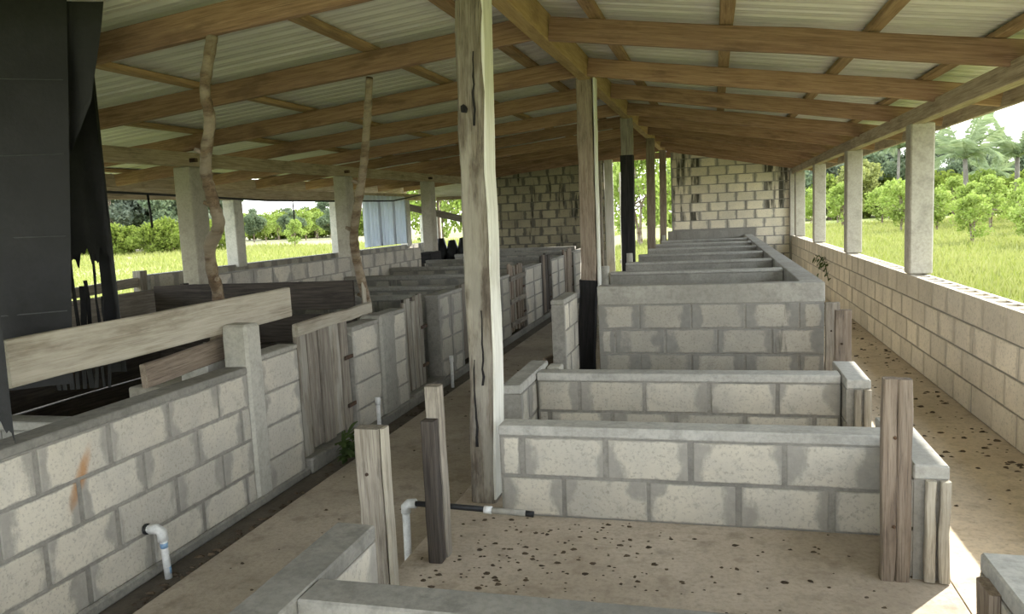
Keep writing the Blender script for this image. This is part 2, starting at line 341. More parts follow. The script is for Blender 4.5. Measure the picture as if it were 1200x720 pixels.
tag(box('floor', (.86, 1.70), (-2.5, 18.2), (-.5, -.004), 'right_floor', b=.0), 'pale concrete walkway beside the right block wall', kind='structure')
tag(box('floor', (-2.50, -1.325), (-2.5, 18.2), (-.5, -.2), 'aisle_floor', b=.012), 'brown concrete aisle between the two rows of pens', kind='structure')
tag(box('floor', (-7.2, -2.50), (-2.5, 18.2), (-.5, -.225), 'dirt_floor', b=0), 'dark dirty slab under the left-hand pens and gutter', kind='structure')
# ---- roof
R0 = -1.5
roof = root('ceiling', (-1, 7, 2.2), 'corrugated metal roof on wooden rafters', kind='structure')
YS = [-1.1, .45, 2.0, 3.6, 5.1, 6.7, 8.25, 9.85, 11.4, 13.0, 14.6, 16.2, 17.7]
def ribsheet(name, y0, y1, P0, P1, parent, mat='roof_metal', pitch=.152, h=.02, vertical=False):
    """ribbed metal sheet: P0(y), P1(y) give its two ends, ribs run from one to the other"""
    prof = []; y = y0
    while y < y1 - .01:
        prof += [(y, 0), (y+.022, h), (y+.045, h), (y+.067, 0), (y+.10, 0), (y+.106, .005), (y+.112, 0)]; y += pitch
    prof.append((y1, 0)); vs = []; fs = []; n = len(prof)
    for P in (P0, P1):
        for (y, d) in prof:
            a, nrm = P(y); vs.append(Vector(a) + Vector(nrm)*d)
    vs += [v + Vector(P0(y0)[1])*.0012 for v in vs[:2*n]]
    for i in range(n-1): fs.append([i, i+1, n+i+1, n+i]); fs.append([2*n+i, 3*n+i, 3*n+i+1, 2*n+i+1])
    return mk(name, vs, fs, mat, parent)
y = -1.52
while y < 18.4:
    e = random.uniform(-.004, .004)
    ribsheet('roof_sheet', y, y+.915, lambda t: ((-1.10, t, zl(-1.10, t)+.197+e), (0, 0, 1)), lambda t: ((-7.55, t, zl(-7.55, t)+.197+e), (0, 0, 1)), roof)
    ribsheet('roof_sheet', y, y+.915, lambda t: ((-1.06, t, zr(-1.06, t)+.197+e), (0, 0, 1)), lambda t: ((2.26, t, zr(2.26, t)+.197+e), (0, 0, 1)), roof)
    y += .912
ridgecap = mk('ridge_cap', [(-1.35, R0, zl(-1.35, R0)+.235), (-1.08, R0, zl(-1.1, R0)+.25), (-.8, R0, zr(-.8, R0)+.235), (-1.35, 18.4, zl(-1.35, 18.4)+.235), (-1.08, 18.4, zl(-1.1, 18.4)+.25), (-.8, 18.4, zr(-.8, 18.4)+.235)], [[0, 1, 4, 3], [1, 2, 5, 4]], 'roof_metal', roof)
for yy in YS:
    j = random.uniform(-.02, .02); d = random.uniform(-.008, .008)
    beam('rafter', (-1.135, yy, zl(-1.135, yy)+.075+d), (-7.35, yy+j, zl(-7.35, yy)+.075+d), .05, .15, 'rafter_wood', roof, seg=10, jit=.005)
    beam('rafter', (-1.025, yy+.01, zr(-1.025, yy)+.075+d), (2.12, yy-j, zr(2.12, yy)+.075+d), .05, .15, 'rafter_wood', roof, seg=8, jit=.005)
for (ya, yb) in ((-1.45, 3.2), (3.2, 10.4), (10.4, 18.2)):
    beam('ridge_beam', (-1.08, ya, 2.705+.014*(ya-6)), (-1.08, yb, 2.705+.014*(yb-6)), .10, .19, 'ridge_wood', roof, seg=8, jit=.003)
    for px in (-1.55, -2.33, -3.75, -5.0, -6.3, -7.2):
        beam('purlin', (px+random.uniform(-.04, .04), ya, zl(px, ya)+.172), (px+random.uniform(-.04, .04), yb, zl(px, yb)+.172), .095, .042, 'purlin_wood', roof, seg=6, jit=.003)
    for px in (-.72, .10, .93, 1.62):
        beam('purlin', (px+random.uniform(-.03, .03), ya, zr(px, ya)+.172), (px+random.uniform(-.03, .03), yb, zr(px, yb)+.172), .085, .042, 'purlin_wood', roof, seg=6, jit=.003)
    beam('eave_beam', (1.71, ya, 2.155+.003*(ya-6)), (1.71, yb, 2.155+.003*(yb-6)), .10, .13, 'beam_wood', roof, seg=8, jit=.003)
    beam('fascia_board', (2.19, ya, zr(2.19, ya)+.09), (2.19, yb, zr(2.19, yb)+.09), .03, .17, 'beam_wood', roof, seg=6)
    beam('eave_beam', (-5.13, ya, 2.17+.012*(ya-6)), (-5.13, yb, 2.17+.012*(yb-6)), .09, .14, 'beam_wood', roof, seg=8, jit=.003)
    beam('fascia_board', (-7.5, ya, zl(-7.5, ya)+.08), (-7.5, yb, zl(-7.5, yb)+.08), .03, .21, 'beam_wood', roof, seg=6)
    beam('eave_beam', (-7.0, ya, 1.96+.010*(ya-8)), (-7.0, yb, 1.96+.010*(yb-8)), .08, .15, 'beam_wood', roof, seg=8, jit=.003)
# ---- outer walls
wr = root('wall_right', (1.735, 7, 0), 'low block wall with open hollow cells along its top', kind='structure')
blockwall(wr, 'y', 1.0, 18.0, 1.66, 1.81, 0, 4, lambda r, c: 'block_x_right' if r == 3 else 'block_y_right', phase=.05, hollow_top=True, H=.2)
wl = root('wall_left', (-7, 12, -.2), 'low block wall along the outer left side', kind='structure')
blockwall(wl, 'y', 8.2, 18.0, -7.08, -6.94, -.2, 6, 'block_y_grey', phase=.1, H=.19)
wb = root('wall_back', (0, 18.07, 0), 'cream block end wall with dark water stains', kind='structure')
def mr(r, c):
    if r < 5 and c < .75: return 'block_x_coated'
    if (c < -.45 and r > 5) or (c > 1.2 and r > 6): return 'block_x_gable_stain'
    return 'block_x_gable'
blockwall(wb, 'x', -.93, 1.66, 18.0, 18.15, 0, 16, mr, phase=.1, top=lambda x: zr(x, 18)+.16, zmax=lambda x: zr(x, 18)+.15, joint=.018)
wb2 = root('wall_back', (-3.7, 18.07, -.2), 'dark streaked block end wall behind the left pens', kind='structure')
blockwall(wb2, 'x', -5.1, -2.45, 18.0, 18.15, -.2, 16, lambda r, c: 'block_x_coated' if r < 4 else 'block_x_gable_dark', phase=.0, top=lambda x: zl(x, 18)+.16, zmax=lambda x: zl(x, 18)+.15, joint=.018, core='mortar_dark')
tb = tag(beam('trim_1', (-2.5, 18.05, 2.70), (-.9, 18.05, 2.72), .09, .14, 'rafter_wood'), 'wooden lintel beam over the far doorway', kind='structure')
dj = tag(vpost('trim_2', -2.33, 17.9, -.2, 2.68, .19, .05, 'white_wood', seg=8), 'pale whitewashed board beside the far doorway', kind='structure')
tag(vpost('trim_3', -2.56, 17.75, -.2, 2.75, .16, .14, 'grey_wood', seg=6), 'grey wooden jamb of the far doorway', kind='structure')
# left end: translucent ribbed cladding, opening, brace
mc = root('ribbed_cladding', (-7, 15.7, .95), 'pale bluish ribbed sheets closing the outer left side', 'cladding')
for y0 in (14.45, 15.2, 15.95):
    ribsheet('ribbed_sheet', y0, y0+.77, lambda t: ((-6.93, t, .98), (1, 0, 0)), lambda t: ((-6.93, t, 2.05), (1, 0, 0)), mc, 'translucent_sheet', pitch=.19, h=.045)
ep = root('end_panel', (-6.95, 18, -.2), 'off-white end panel with a square opening at the far left corner', 'panel')
box('panel', (-7.1, -6.55), (18.0, 18.06), (-.2, 1.62), 'white_wood', ep); box('panel', (-7.1, -5.1), (18.0, 18.06), (1.98, 2.40), 'white_wood', ep); box('panel', (-6.55, -5.1), (18.0, 18.06), (-.2, .82), 'grey_wood', ep)
beam('frame', (-6.58, 17.97, .8), (-6.58, 17.97, 2.0), .07, .05, 'brown_wood', ep); beam('frame', (-6.6, 17.97, 2.0), (-5.1, 17.97, 2.0), .05, .08, 'brown_wood', ep)
tag(beam('diagonal_brace', (-7.0, 17.0, 1.82), (-5.15, 17.6, 1.3), .05, .16, 'grey_wood'), 'slanting timber brace across the far left opening', 'brace')
od = root('added_door', (-2.1, 18.2, -.2), 'added white plank door turned to catch the sun outside the far doorway', 'door')  # added bright surface facing the sun; no door is known there
for k in range(4): beam('plank', (-2.12, 18.32+k*.17, -.15), (-2.12, 18.32+k*.17, 2.4), .165, .03, 'white_wood', od, upv=(1, 0, 0), seg=3, jit=.001)
beam('rail', (-2.15, 18.25, .3), (-2.15, 18.9, .3), .03, .1, 'white_wood', od); beam('rail', (-2.15, 18.25, 2.0), (-2.15, 18.9, 2.0), .03, .1, 'white_wood', od)
#@@POSTS
# ================================================================== POSTS
# ridge posts
def bow(a, b): return lambda t: (a*math.sin(t*3.1), b*math.sin(t*5.0 + .5))
p = root('ridge_post', (-1.15, 3.68, 0), 'thick weathered hewn post with its lit right face coloured pale, nearest the camera', 'post', 'wooden posts under the ridge')
vpost('trunk', -1.178, 3.69, 0, 2.62, .135, .17, 'ridge_post_wood', p, lean=(.075, 0), seg=14, jit=.007, ch=.014, bow=bow(-.012, .012))
vpost('lit_face', -1.112, 3.69, .02, 2.62, .014, .155, 'white_wood', p, lean=(.078, 0), seg=14, jit=.004, ch=.003, bow=bow(-.012, .012))  # pale colour stands in for side light on the post's right face
vs = []; 
kn = mk('knot_hole', [(-1.155 + .02*math.cos(t*.785)*random.uniform(.8, 1.2), 3.590, 1.98 + .022*math.sin(t*.785)*random.uniform(.7, 1.3)) for t in range(8)] + [(-1.155, 3.602, 1.98)], [[i, (i+1) % 8, 8] for i in range(8)], 'burnt_wood', p)
for (x, z0, z1) in ((-1.16, 1.9, 2.25), (-1.19, .3, .75), (-1.15, .62, 1.0)):
    k = z0*.028
    beam('crack', (x + k, 3.603, z0), (x + k + .006, 3.603, z1), .007, .012, 'burnt_wood', p, upv=(1, 0, 0), seg=9, jit=.005, ch=.002, taper=.3)
p = root('ridge_post', (-1.13, 6.9, 0), 'brown hewn post with a charred black lower half', 'post', 'wooden posts under the ridge')
vpost('upper_trunk', -1.10, 6.9, .85, 2.64, .135, .14, 'brown_wood', p, lean=(.02, 0), seg=10, jit=.006, bow=bow(.01, .004)); vpost('charred_base', -1.155, 6.9, 0, .86, .15, .15, 'burnt_wood', p, lean=(.05, 0), seg=6, jit=.007)
vpost('lit_face', -1.012, 6.9, .75, 2.64, .018, .12, 'white_wood', p, lean=(.015, 0), seg=8, jit=.003, ch=.002)  # side light coloured onto the right face as a pale strip
p = root('ridge_post', (-1.1, 10.3, 0), 'post charred black almost to its top', 'post', 'wooden posts under the ridge')
vpost('charred_trunk', -1.11, 10.3, 0, 2.2, .17, .16, 'burnt_wood', p, lean=(.02, 0), seg=8, jit=.007); vpost('upper_trunk', -1.085, 10.3, 2.18, 2.68, .15, .14, 'grey_wood', p, seg=3)
tag(vpost('ridge_post', -1.07, 13.7, 0, 2.71, .14, .14, 'brown_wood', lean=(.03, 0), seg=8, jit=.005), 'slim brown post fourth along the ridge, before the green doorway', 'post', 'wooden posts under the ridge')
tag(vpost('ridge_post', -1.07, 17.0, 0, 2.75, .14, .14, 'brown_wood', lean=(.03, 0), seg=8, jit=.005), 'slim brown post farthest along the ridge, next to the end wall', 'post', 'wooden posts under the ridge')
# right concrete columns
for k, (yy, lab) in enumerate([(3.5, None), (7.45, 'square concrete column on the right wall, nearest and widest'), (10.75, 'square concrete column on the right wall, second in view'), (14.05, 'square concrete column on the right wall, third in view'), (17.1, 'slim concrete column on the right wall close to the end wall')]):
    c = tag(box('concrete_column', (1.652, 1.842), (yy-.10, yy+.10), (.80, 2.10+.003*(yy-6)), 'post_concrete', b=.012, jit=.002), lab or 'square concrete column on the right wall beside the camera', 'column', 'concrete columns on the right wall')
tag(box('corner_column', (1.62, 1.84), (17.85, 18.0), (0, 2.2), 'post_concrete', b=.012), 'dark stained concrete corner column of the end wall', 'column')
# left concrete columns, inner and outer row
for yy, lab in ((6.77, 'wide pale concrete column behind the nearer crooked pole'), (10.13, 'pale concrete column behind the farther crooked pole'), (13.5, 'pale concrete column left of the thick ridge post'), (16.85, 'far concrete column at the end of the left pens')):
    c = root('concrete_column', (-5.13, yy, -.2), lab, 'column', 'concrete columns in the left inner row')
    box('shaft', (-5.23, -5.03), (yy-.12, yy+.12), (-.2, 2.10+.012*(yy-6)), 'post_concrete', c, b=.012, jit=.004)
    beam('tie_bolt', (-5.135, yy-.02, 2.16+.012*(yy-6)), (-5.02, yy-.02, 2.16+.012*(yy-6)), .05, .04, 'metal_rust', c, seg=1)
for yy, lab in ((6.75, 'outer left concrete column hidden beside the black tarp'), (10.15, 'outer left concrete column seen right of the crooked pole'), (13.45, 'outer left concrete column seen before the ribbed cladding'), (16.8, 'outer left concrete column at the end of the ribbed cladding')):
    tag(box('outer_column', (-7.09, -6.89), (yy-.11, yy+.11), (.9 if yy > 8 else -.2, 1.885+.010*(yy-8)), 'plaster_post', b=.012, jit=.003), lab, 'column', 'concrete columns in the left outer row')
# crooked poles
def spline(pts, n=5):
    P = [Vector(p) for p in pts]; P = [P[0]*2 - P[1]] + P + [P[-1]*2 - P[-2]]; out = []
    for i in range(1, len(P)-2):
        for k in range(n):
            t = k/n; a, b, c, d = P[i-1], P[i], P[i+1], P[i+2]
            out.append(.5*((2*b) + (c-a)*t + (2*a-5*b+4*c-d)*t*t + (3*b-a-3*c+d)*t**3))
    return out + [P[-2]]
def pole(name, pts, r0, r1, label):
    out = spline(pts); n = len(out); R = [(r0 + (r1-r0)*i/(n-1))*random.uniform(.9, 1.12) for i in range(n)]
    t = root(name, pts[0], label, 'pole', 'crooked poles'); tr_ = tube('trunk', out, R, 'bark', t, n=12)
    for i in (n//5, n//2, 2*n//3):
        p = out[i]; tube('branch_stub', [p, p + Vector((random.choice((-1, 1))*r0*1.25, -r0*.9, r0*.7))], [r0*.5, r0*.3], 'bark', tr_, n=7)
pole('crooked_pole', [(-3.12, 4.2, -.22), (-3.067, 4.14, .595), (-2.974, 4.09, 1.025), (-2.963, 4.04, 1.2), (-2.928, 3.99, 1.356), (-2.835, 3.94, 1.446), (-2.781, 3.89, 1.515), (-2.776, 3.84, 1.651), (-2.763, 3.79, 1.793), (-2.709, 3.74, 1.904), (-2.635, 3.69, 2.055), (-2.614, 3.64, 2.204), (-2.542, 3.61, 2.386), (-2.51, 3.6, 2.47)], .038, .027, 'thin crooked barked pole with an S-bend, propping the nearest left rafter')
pole('crooked_pole', [(-2.93, 6.06, -.22), (-2.92, 6.04, .6), (-2.915, 6.03, .8), (-2.889, 5.929, .935), (-2.878, 5.828, 1.159), (-2.839, 5.727, 1.325), (-2.771, 5.626, 1.463), (-2.669, 5.524, 1.673), (-2.568, 5.423, 1.891), (-2.484, 5.322, 2.099), (-2.41, 5.221, 2.267), (-2.334, 5.12, 2.478)], .044, .027, 'barked pole with smooth bend beside the dark board partition')
# ================================================================== LEFT ROW OF PENS (front face x = -2.7)
XF, XB = -2.70, -2.84
w = root('pen_front_wall', (-2.77, 2.4, -.2), 'long cream block pen wall with grey cap and rust stain, nearest left', 'pen wall', 'front walls of the left pens')
blockwall(w, 'y', .6, 3.92, XB, XF, -.2, 4, 'block_y_rust', phase=.23, joint=.022)
box('cap', (XB-.008, XF+.004), (.6, 3.92), (.6, .642), 'dark_cap', w, jit=.003)
def cpost(y0, y1, top, lab, xo=.02, mat='plaster_post'):
    t = root('gate_post', (-2.77, (y0+y1)/2, -.2), lab, 'post', 'concrete posts in the left pen fronts')
    box('shaft', (XB-.02, XF+xo), (y0, y1), (-.2, top), mat, t, b=.016, jit=.006); return t
def column(y0, y1, top, lab, mat='block_y', cap=True):
    t = root('block_pier', (-2.77, (y0+y1)/2, -.2), lab, 'pier', 'block piers in the left pen fronts')
    n = 4; hh = (top - .03 + .2)/n
    blockwall(t, 'y', y0, y1, XB, XF, -.2, n, mat, phase=y0, Lb=(y1-y0) if y1-y0 < .55 else (y1-y0)/2, H=hh, stack=True, joint=.016)
    box('cap', (XB-.005, XF+.004), (y0+.002, y1-.002), (top-.03, top), 'cap_concrete', t, jit=.003); return t
cpost(3.92, 4.06, .89, 'tall pale plastered post overlapping the long top plank')
column(4.06, 4.5, .68, 'cream block pier left of the nearest plank gate')
column(5.30, 5.78, .67, 'cream block pier with grey plaster patch, right of the nearest gate')
cpost(5.78, 6.05, .70, 'grey rounded plaster post between two piers, right of the nearest gate', .025, 'cap_concrete')
column(6.05, 6.36, .69, 'narrow block pier left of the second plank gate')
column(7.22, 7.98, .71, 'grey block pier just left of the thick ridge post', 'block_y_grey')
column(9.1, 10.03, .69, 'grey block pier just right of the thick ridge post', 'block_y_grey')
column(10.93, 12.05, .71, 'pale double block pier right of the slatted gate', 'block_y')
column(12.85, 14.0, .72, 'pale block pier far along the left pens', 'block_y')
column(15.0, 17.9, .72, 'last long block pier at the end of the left pens', 'block_y_grey')
for y0, y1, lab in ((.6, 4.505, 'concrete kerb along the foot of the nearest pen wall'), (4.51, 5.29, 'concrete sill under the nearest plank gate'), (6.37, 7.2, 'concrete sill under the second plank gate')):
    tag(box('kerb', (XF+.004 if y0 < 4 else XB+.02, XF+.045 if y0 > 4 else XF+.03), (y0+.003, y1), (-.225, -.115 if y0 > 4 else -.165), 'dark_cap', b=.012, jit=.004), lab, 'kerb')
def gate(y0, y1, z0, z1, n, lab, mats, x=-2.735, gap=.018, rails=(), skew=0, hinges=True, slat=None):
    t = root('pen_gate', (x, (y0+y1)/2, -.2), lab, 'gate', 'wooden pen gates'); wv = [random.uniform(.75, 1.3) for _ in range(n)]
    if slat: wv = [1]*n
    k = (y1-y0)/sum(wv); y = y0
    for q in range(n):
        ww = wv[q]*k; wd = (slat or ww - gap); xx = x + random.uniform(-.012, .010)
        pk = beam('plank', (xx, y+ww/2, z0+random.uniform(0, .03)), (xx, y+ww/2+skew, z1+random.uniform(-.04, .03)), wd, .028, random.choice(mats), t, upv=(1, 0, 0), seg=4, jit=.003, ch=.003); y += ww
    for z in rails: beam('rail', (x+.03, y0, z), (x+.03, y1, z), .028, .07, mats[0], t, seg=3, jit=.003)
    if not rails:
        for z in (.15, .55): beam('rail', (x-.03, y0, z), (x-.03, y1, z), .028, .09, mats[0], t, seg=3, jit=.003)
    if hinges:
        for z in (.08, .45): beam('hinge', (x+.025, y1-.10, z), (x+.025, y1+.03, z), .012, .03, 'metal_rust', pk, seg=1, jit=0, ch=.002)
    return t
gate(4.515, 5.285, -.113, .76, 5, 'closed weathered plank gate below a pale top rail, nearest', ['grey_wood', 'grey_wood', 'post_wood'])
tag(beam('top_rail', (-2.685, 4.47, .775), (-2.685, 5.62, .785), .04, .085, 'pale_wood', seg=6), 'pale horizontal rail across the top of the nearest plank gate', 'rail')
gate(6.38, 6.86, -.12, .76, 5, 'narrow upright plank gate, second along the left pens', ['grey_wood', 'post_wood'], skew=-.02)
gate(8.02, 9.06, -.12, .74, 6, 'plank gate largely hidden behind the thick ridge post', ['grey_wood'])
gate(10.06, 10.92, -.15, .80, 6, 'open slatted gate with three cross rails right of the ridge post', ['grey_wood', 'brown_wood'], rails=(-.02, .3, .62), slat=.10)
gate(12.08, 12.82, -.15, .82, 5, 'dark narrow plank gate fourth along the left pens', ['brown_wood', 'dark_wood'])
gate(14.06, 14.95, -.15, .80, 5, 'distant plank gate near the end of the left pens', ['brown_wood'])
tag(beam('long_plank', (-2.87, 2.50, .935), (-2.87, 4.72, .94), .04, .205, 'pale_wood', seg=8, jit=.003), 'wide pale plank laid lengthwise above the nearest pen wall', 'plank')
tag(beam('short_board', (-2.93, 3.35, .70), (-2.93, 4.10, .74), .04, .13, 'brown_wood', seg=4), 'short brown board behind the tall plastered post', 'board')
tag(box('loose_block', (-3.15, -2.96), (3.9, 4.3), (.52, .66), 'pale_cap', b=.01), 'pale cement ledge inside the pen behind the tall post', 'ledge')
tag(box('inner_shelf', (-3.5, -2.97), (3.85, 4.35), (-.22, .52), 'post_concrete', b=.01), 'concrete feeding shelf inside the nearest left pen', 'shelf')
tag(vpost('gap_panel', -2.95, 7.05, -.2, .70, .04, .30, 'dark_wood', seg=3), 'dark upright panel in the gap between second gate and grey pier', 'board')  # dark panel filling the gap beside the gate
tag(box('kerb', (XF+.004, XF+.05), (5.3, 18), (-.225, -.14), 'dark_cap', b=.012, jit=.003), 'low concrete kerb running along the far left pens', 'kerb')
# cross partitions of the left pens
dp = root('board_partition', (-3.9, 5.95, -.2), 'dark partition of wide horizontal boards behind the nearest gate', 'partition')
for z in (-.06, .20, .455, .74): beam('board', (-4.98, 5.94, z+.115), (-2.98, 5.94, z+.12), .035, .245, 'dark_wood', dp, seg=6, jit=.004)
vpost('post', -2.86, 5.90, -.2, 1.0, .02, .05, 'pale_wood', dp, seg=5, lean=(-.01, 0))
def crosswall(y, top, lab, mats='block_x_grey'):
    t = root('cross_wall', (-3.95, y, -.2), lab, 'pen wall', 'cross walls of the left pens')
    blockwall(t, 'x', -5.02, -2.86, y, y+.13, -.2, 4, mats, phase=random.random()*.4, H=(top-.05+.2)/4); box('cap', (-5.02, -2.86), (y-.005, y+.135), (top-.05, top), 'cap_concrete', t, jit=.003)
for y, lab in ((3.3, 'shadowed block cross wall inside the nearest left pen'), (7.3, 'grey cross wall first beyond the dark board partition'), (8.25, 'grey cross wall second beyond the dark board partition'), (9.75, 'grey cross wall third beyond the dark board partition'), (11.3, 'grey cross wall fourth beyond the dark board partition'), (12.9, 'grey cross wall fifth beyond the dark board partition'), (14.5, 'grey cross wall sixth beyond the dark board partition'), (16.1, 'grey cross wall last before the dark end wall')):
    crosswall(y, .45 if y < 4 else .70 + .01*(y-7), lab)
bw = root('pen_back_wall', (-5.1, 9.9, -.2), 'cream block back wall of the left pens between pale columns', 'pen wall')
blockwall(bw, 'y', 6.9, 12.75, -5.17, -5.04, -.2, 6, 'block_y', phase=.2)
bp = root('back_boards', (-5.05, 4.6, -.2), 'dark board fence at the back of the nearest left pen', 'partition')
for z in (-.1, .16, .42, .68): beam('board', (-5.06, 2.2, z+.13), (-5.06, 6.62, z+.13), .035, .25, 'dark_wood' if z < .6 else 'grey_wood', bp, seg=6, jit=.004)
for yy in (2.3, 4.4, 6.5): vpost('post', -5.1, yy, -.22, .95, .05, .08, 'dark_wood', bp, seg=3)
lr = root('outer_rail', (-7.0, 7.2, -.2), 'low grey wooden rail beyond the black tarp', 'rail')
beam('board', (-7.0, 5.2, .78), (-7.0, 8.15, .86), .05, .12, 'grey_wood', lr); vpost('post', -7.0, 8.1, -.35, 1.0, .12, .12, 'grey_wood', lr); vpost('post', -7.0, 6.0, -.35, .8, .1, .1, 'grey_wood', lr)
tag(box('coarse_block', (-5.2, -4.95), (13.0, 13.55), (.70, .90), 'burnt_wood', b=.02, jit=.01), 'blackened lump beside a far left column', 'block')
sk = root('sack_pile', (-6.0, 17.0, .5), 'dark bundle of bags under the far square opening', 'bags')
for i in range(4): tube('bag', [(-6.45+i*.27, 16.9, .5), (-6.42+i*.27, 16.9, .75), (-6.44+i*.27, 16.92, 1.0+.05*(i % 2))], [.14, .15, .08], 'tarp_black', sk, n=8)
tag(box('bag_table', (-6.65, -5.3), (16.6, 17.3), (-.23, .5), 'dark_wood', b=.01), 'dark crate carrying the bundle of bags at the far left', 'crate')
# ================================================================== RIGHT ROW OF PENS
def penwall(name, axis, a, f, z0, rows, H, top, lab, mat, capm='cap_concrete', phase=0, grp='walls of the right pens', ov=.004, capz=None, **k):
    mid = ((a[0]+a[1])/2, (f[0]+f[1])/2, 0) if axis == 'x' else ((f[0]+f[1])/2, (a[0]+a[1])/2, 0)
    t = root(name, mid, lab, 'pen wall', grp); cz = z0 + rows*H
    blockwall(t, axis, a[0], a[1], f[0], f[1], z0, rows, mat, phase=phase, H=H, **k)
    if axis == 'x': box('cap', a, (f[0]+.001, f[1]-.001), (cz, top), capm, t, jit=.003)
    else: box('cap', (f[0]+.001, f[1]-.001), a, (cz, top), capm, t, jit=.003)
    return t
penwall('pen_wall', 'x', (-1.11, .70), (1.74, 1.87), 0, 2, .2, .45, 'low block wall crossing the very front, cut by the lower picture edge', 'block_x', 'dark_cap', phase=.1)
penwall('pen_wall', 'y', (.7, 2.25), (-1.25, -1.11), 0, 2, .2, .45, 'short capped block wall beside the aisle at bottom left', 'block_y', 'dark_cap', phase=.05)
penwall('pen_wall', 'x', (-1.03, .705), (3.48, 3.61), 0, 2, .2, .452, 'low cream block cross wall attached to the thick ridge post', 'block_x', 'pale_cap', phase=.09, joint=.022)
for (yf, yb, lab, strip) in ((3.08, 3.78, 'short pier with two wooden strips on its end, right of the first cross wall', 'pale_wood'), (4.58, 5.12, 'shorter pier with two wooden strips behind the first cross wall', 'pale_wood'), (1.2, 2.32, 'pier with sunlit cap at the bottom right corner', 'brown_wood')):
    t = penwall('pen_pier', 'y', (yf, yb), (.715, .845), 0, 2, .2, .455, lab, 'block_y', 'pale_cap', phase=yf, grp='end piers of the right pens')
    if yf < 2:
        for q in (.75, .81): beam('strip', (q, 2.335, .0), (q, 2.335, .40), .05, .03, strip, t, upv=(0, 1, 0), seg=4)
        beam('strip', (.70, 2.2, 0), (.70, 2.2, .41), .03, .11, strip, t, upv=(0, 1, 0), seg=4)
    else:
        for q in (.775, .822): beam('strip', (q, yf-.015, .005), (q, yf-.015, .40), .036, .03, strip, t, upv=(0, 1, 0), seg=4)
penwall('pen_wall', 'x', (-1.12, .71), (4.72, 4.85), 0, 2, .2, .45, 'second low cream block cross wall with yellowish blocks', 'block_x', 'pale_cap', phase=.16, joint=.022)
penwall('pen_stub', 'y', (4.32, 5.12), (-1.25, -1.125), 0, 2, .2, .455, 'short capped stub wall at the left end of the second cross wall', 'block_y_grey', 'pale_cap', phase=4.32)
tag(box('stub_corner', (-1.12, -1.02), (5.02, 5.14), (0, .43), 'plaster_post', b=.01), 'small plaster corner post behind the capped stub wall', 'post')
penwall('pen_stub', 'y', (5.62, 6.2), (-1.20, -1.095), -.02, 4, .2, .82, 'tall block stub wall in front of the half-charred post', 'block_y', 'cap_concrete', phase=5.62)
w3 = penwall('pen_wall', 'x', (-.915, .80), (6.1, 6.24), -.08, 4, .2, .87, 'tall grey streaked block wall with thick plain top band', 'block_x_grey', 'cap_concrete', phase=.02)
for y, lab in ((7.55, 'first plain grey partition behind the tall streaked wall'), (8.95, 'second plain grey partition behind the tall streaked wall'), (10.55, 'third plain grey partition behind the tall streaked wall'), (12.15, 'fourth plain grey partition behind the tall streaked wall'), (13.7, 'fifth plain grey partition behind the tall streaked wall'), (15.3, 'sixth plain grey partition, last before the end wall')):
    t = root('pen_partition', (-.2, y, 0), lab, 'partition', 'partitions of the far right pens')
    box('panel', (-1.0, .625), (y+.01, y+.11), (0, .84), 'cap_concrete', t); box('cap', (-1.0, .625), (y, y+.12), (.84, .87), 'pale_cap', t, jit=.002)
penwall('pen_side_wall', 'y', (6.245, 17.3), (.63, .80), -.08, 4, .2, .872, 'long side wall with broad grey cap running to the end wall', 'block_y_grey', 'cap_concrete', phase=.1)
t = root('end_partition', (-.1, 17.3, 0), 'low grey block wall at the foot of the cream end wall', 'partition', 'partitions of the far right pens')
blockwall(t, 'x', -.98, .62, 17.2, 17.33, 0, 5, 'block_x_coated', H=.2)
for y, lab in ((7.6, 'small pale post at the left end of the first far partition'), (9.9, 'rounded pale block beside the black charred post'), (16.9, 'tiny white post beside the farthest ridge post')):
    tag(tube('stub_post', [(-1.05, y, 0), (-1.05, y, .5), (-1.05, y, .93)], [.045, .045, .04], 'plaster_post', n=10), lab, 'post')
# wooden gate posts of the near pens
def board_post(x, y, z, wx, wy, mat, lab, n=1, lean=(0, 0), sub=None):
    t = root('gate_post', (x, y, 0), lab, 'post', 'wooden gate posts of the right pens')
    for k in range(n): bd = vpost('board', x - wx/2 + wx*(k+.5)/n, y, .0, z + random.uniform(-.005, .005), wx/n-.002, wy, mat, t, seg=6, jit=.003, lean=lean)
    if sub: vpost('batten', x + sub[0], y + sub[1], 0, sub[2], sub[3], .06, sub[4], t, seg=6, jit=.002, lean=lean)
    for z1 in (z*.28, z*.72): tube('nail', [(x - .01, y - wy/2 - .006, z1), (x - .01, y - wy/2 + .01, z1)], .007, 'metal_rust', bd, n=6)
    return t
board_post(-1.315, 2.68, .665, .105, .07, 'grey_wood', 'short wide weathered post with grey smudge, bottom centre-left', lean=(-.005, 0), sub=(.062, .0, .66, .018, 'pale_wood'))  # pale batten is added for the post's own thin right face
board_post(-1.165, 3.0, .76, .07, .06, 'grey_wood', 'taller narrow post behind the black pipe', sub=(-.005, -.06, .62, .06, 'dark_wood'))
board_post(.655, 3.07, .79, .105, .05, 'brown_wood', 'upright double board standing left of the first strip-faced pier', n=2)
board_post(.79, 5.2, .775, .10, .05, 'brown_wood', 'upright board rising behind the shorter strip-faced pier')
board_post(.83, 5.95, .73, .10, .05, 'grey_wood', 'grey upright board before the right end of the tall streaked wall')
gb = root('gate_board', (-1.29, 5.9, -.2), 'brown gate board leaning with a pale edge by the tall stub wall', 'board')
for q in range(3): beam('plank', (-1.30, 5.78, -.05+q*.16), (-1.23, 6.1, -.05+q*.16), .025, .15, 'brown_wood', gb, seg=3)
vpost('edge_strip', -1.21, 5.85, -.2, .48, .014, .03, 'white_wood', gb, seg=3)
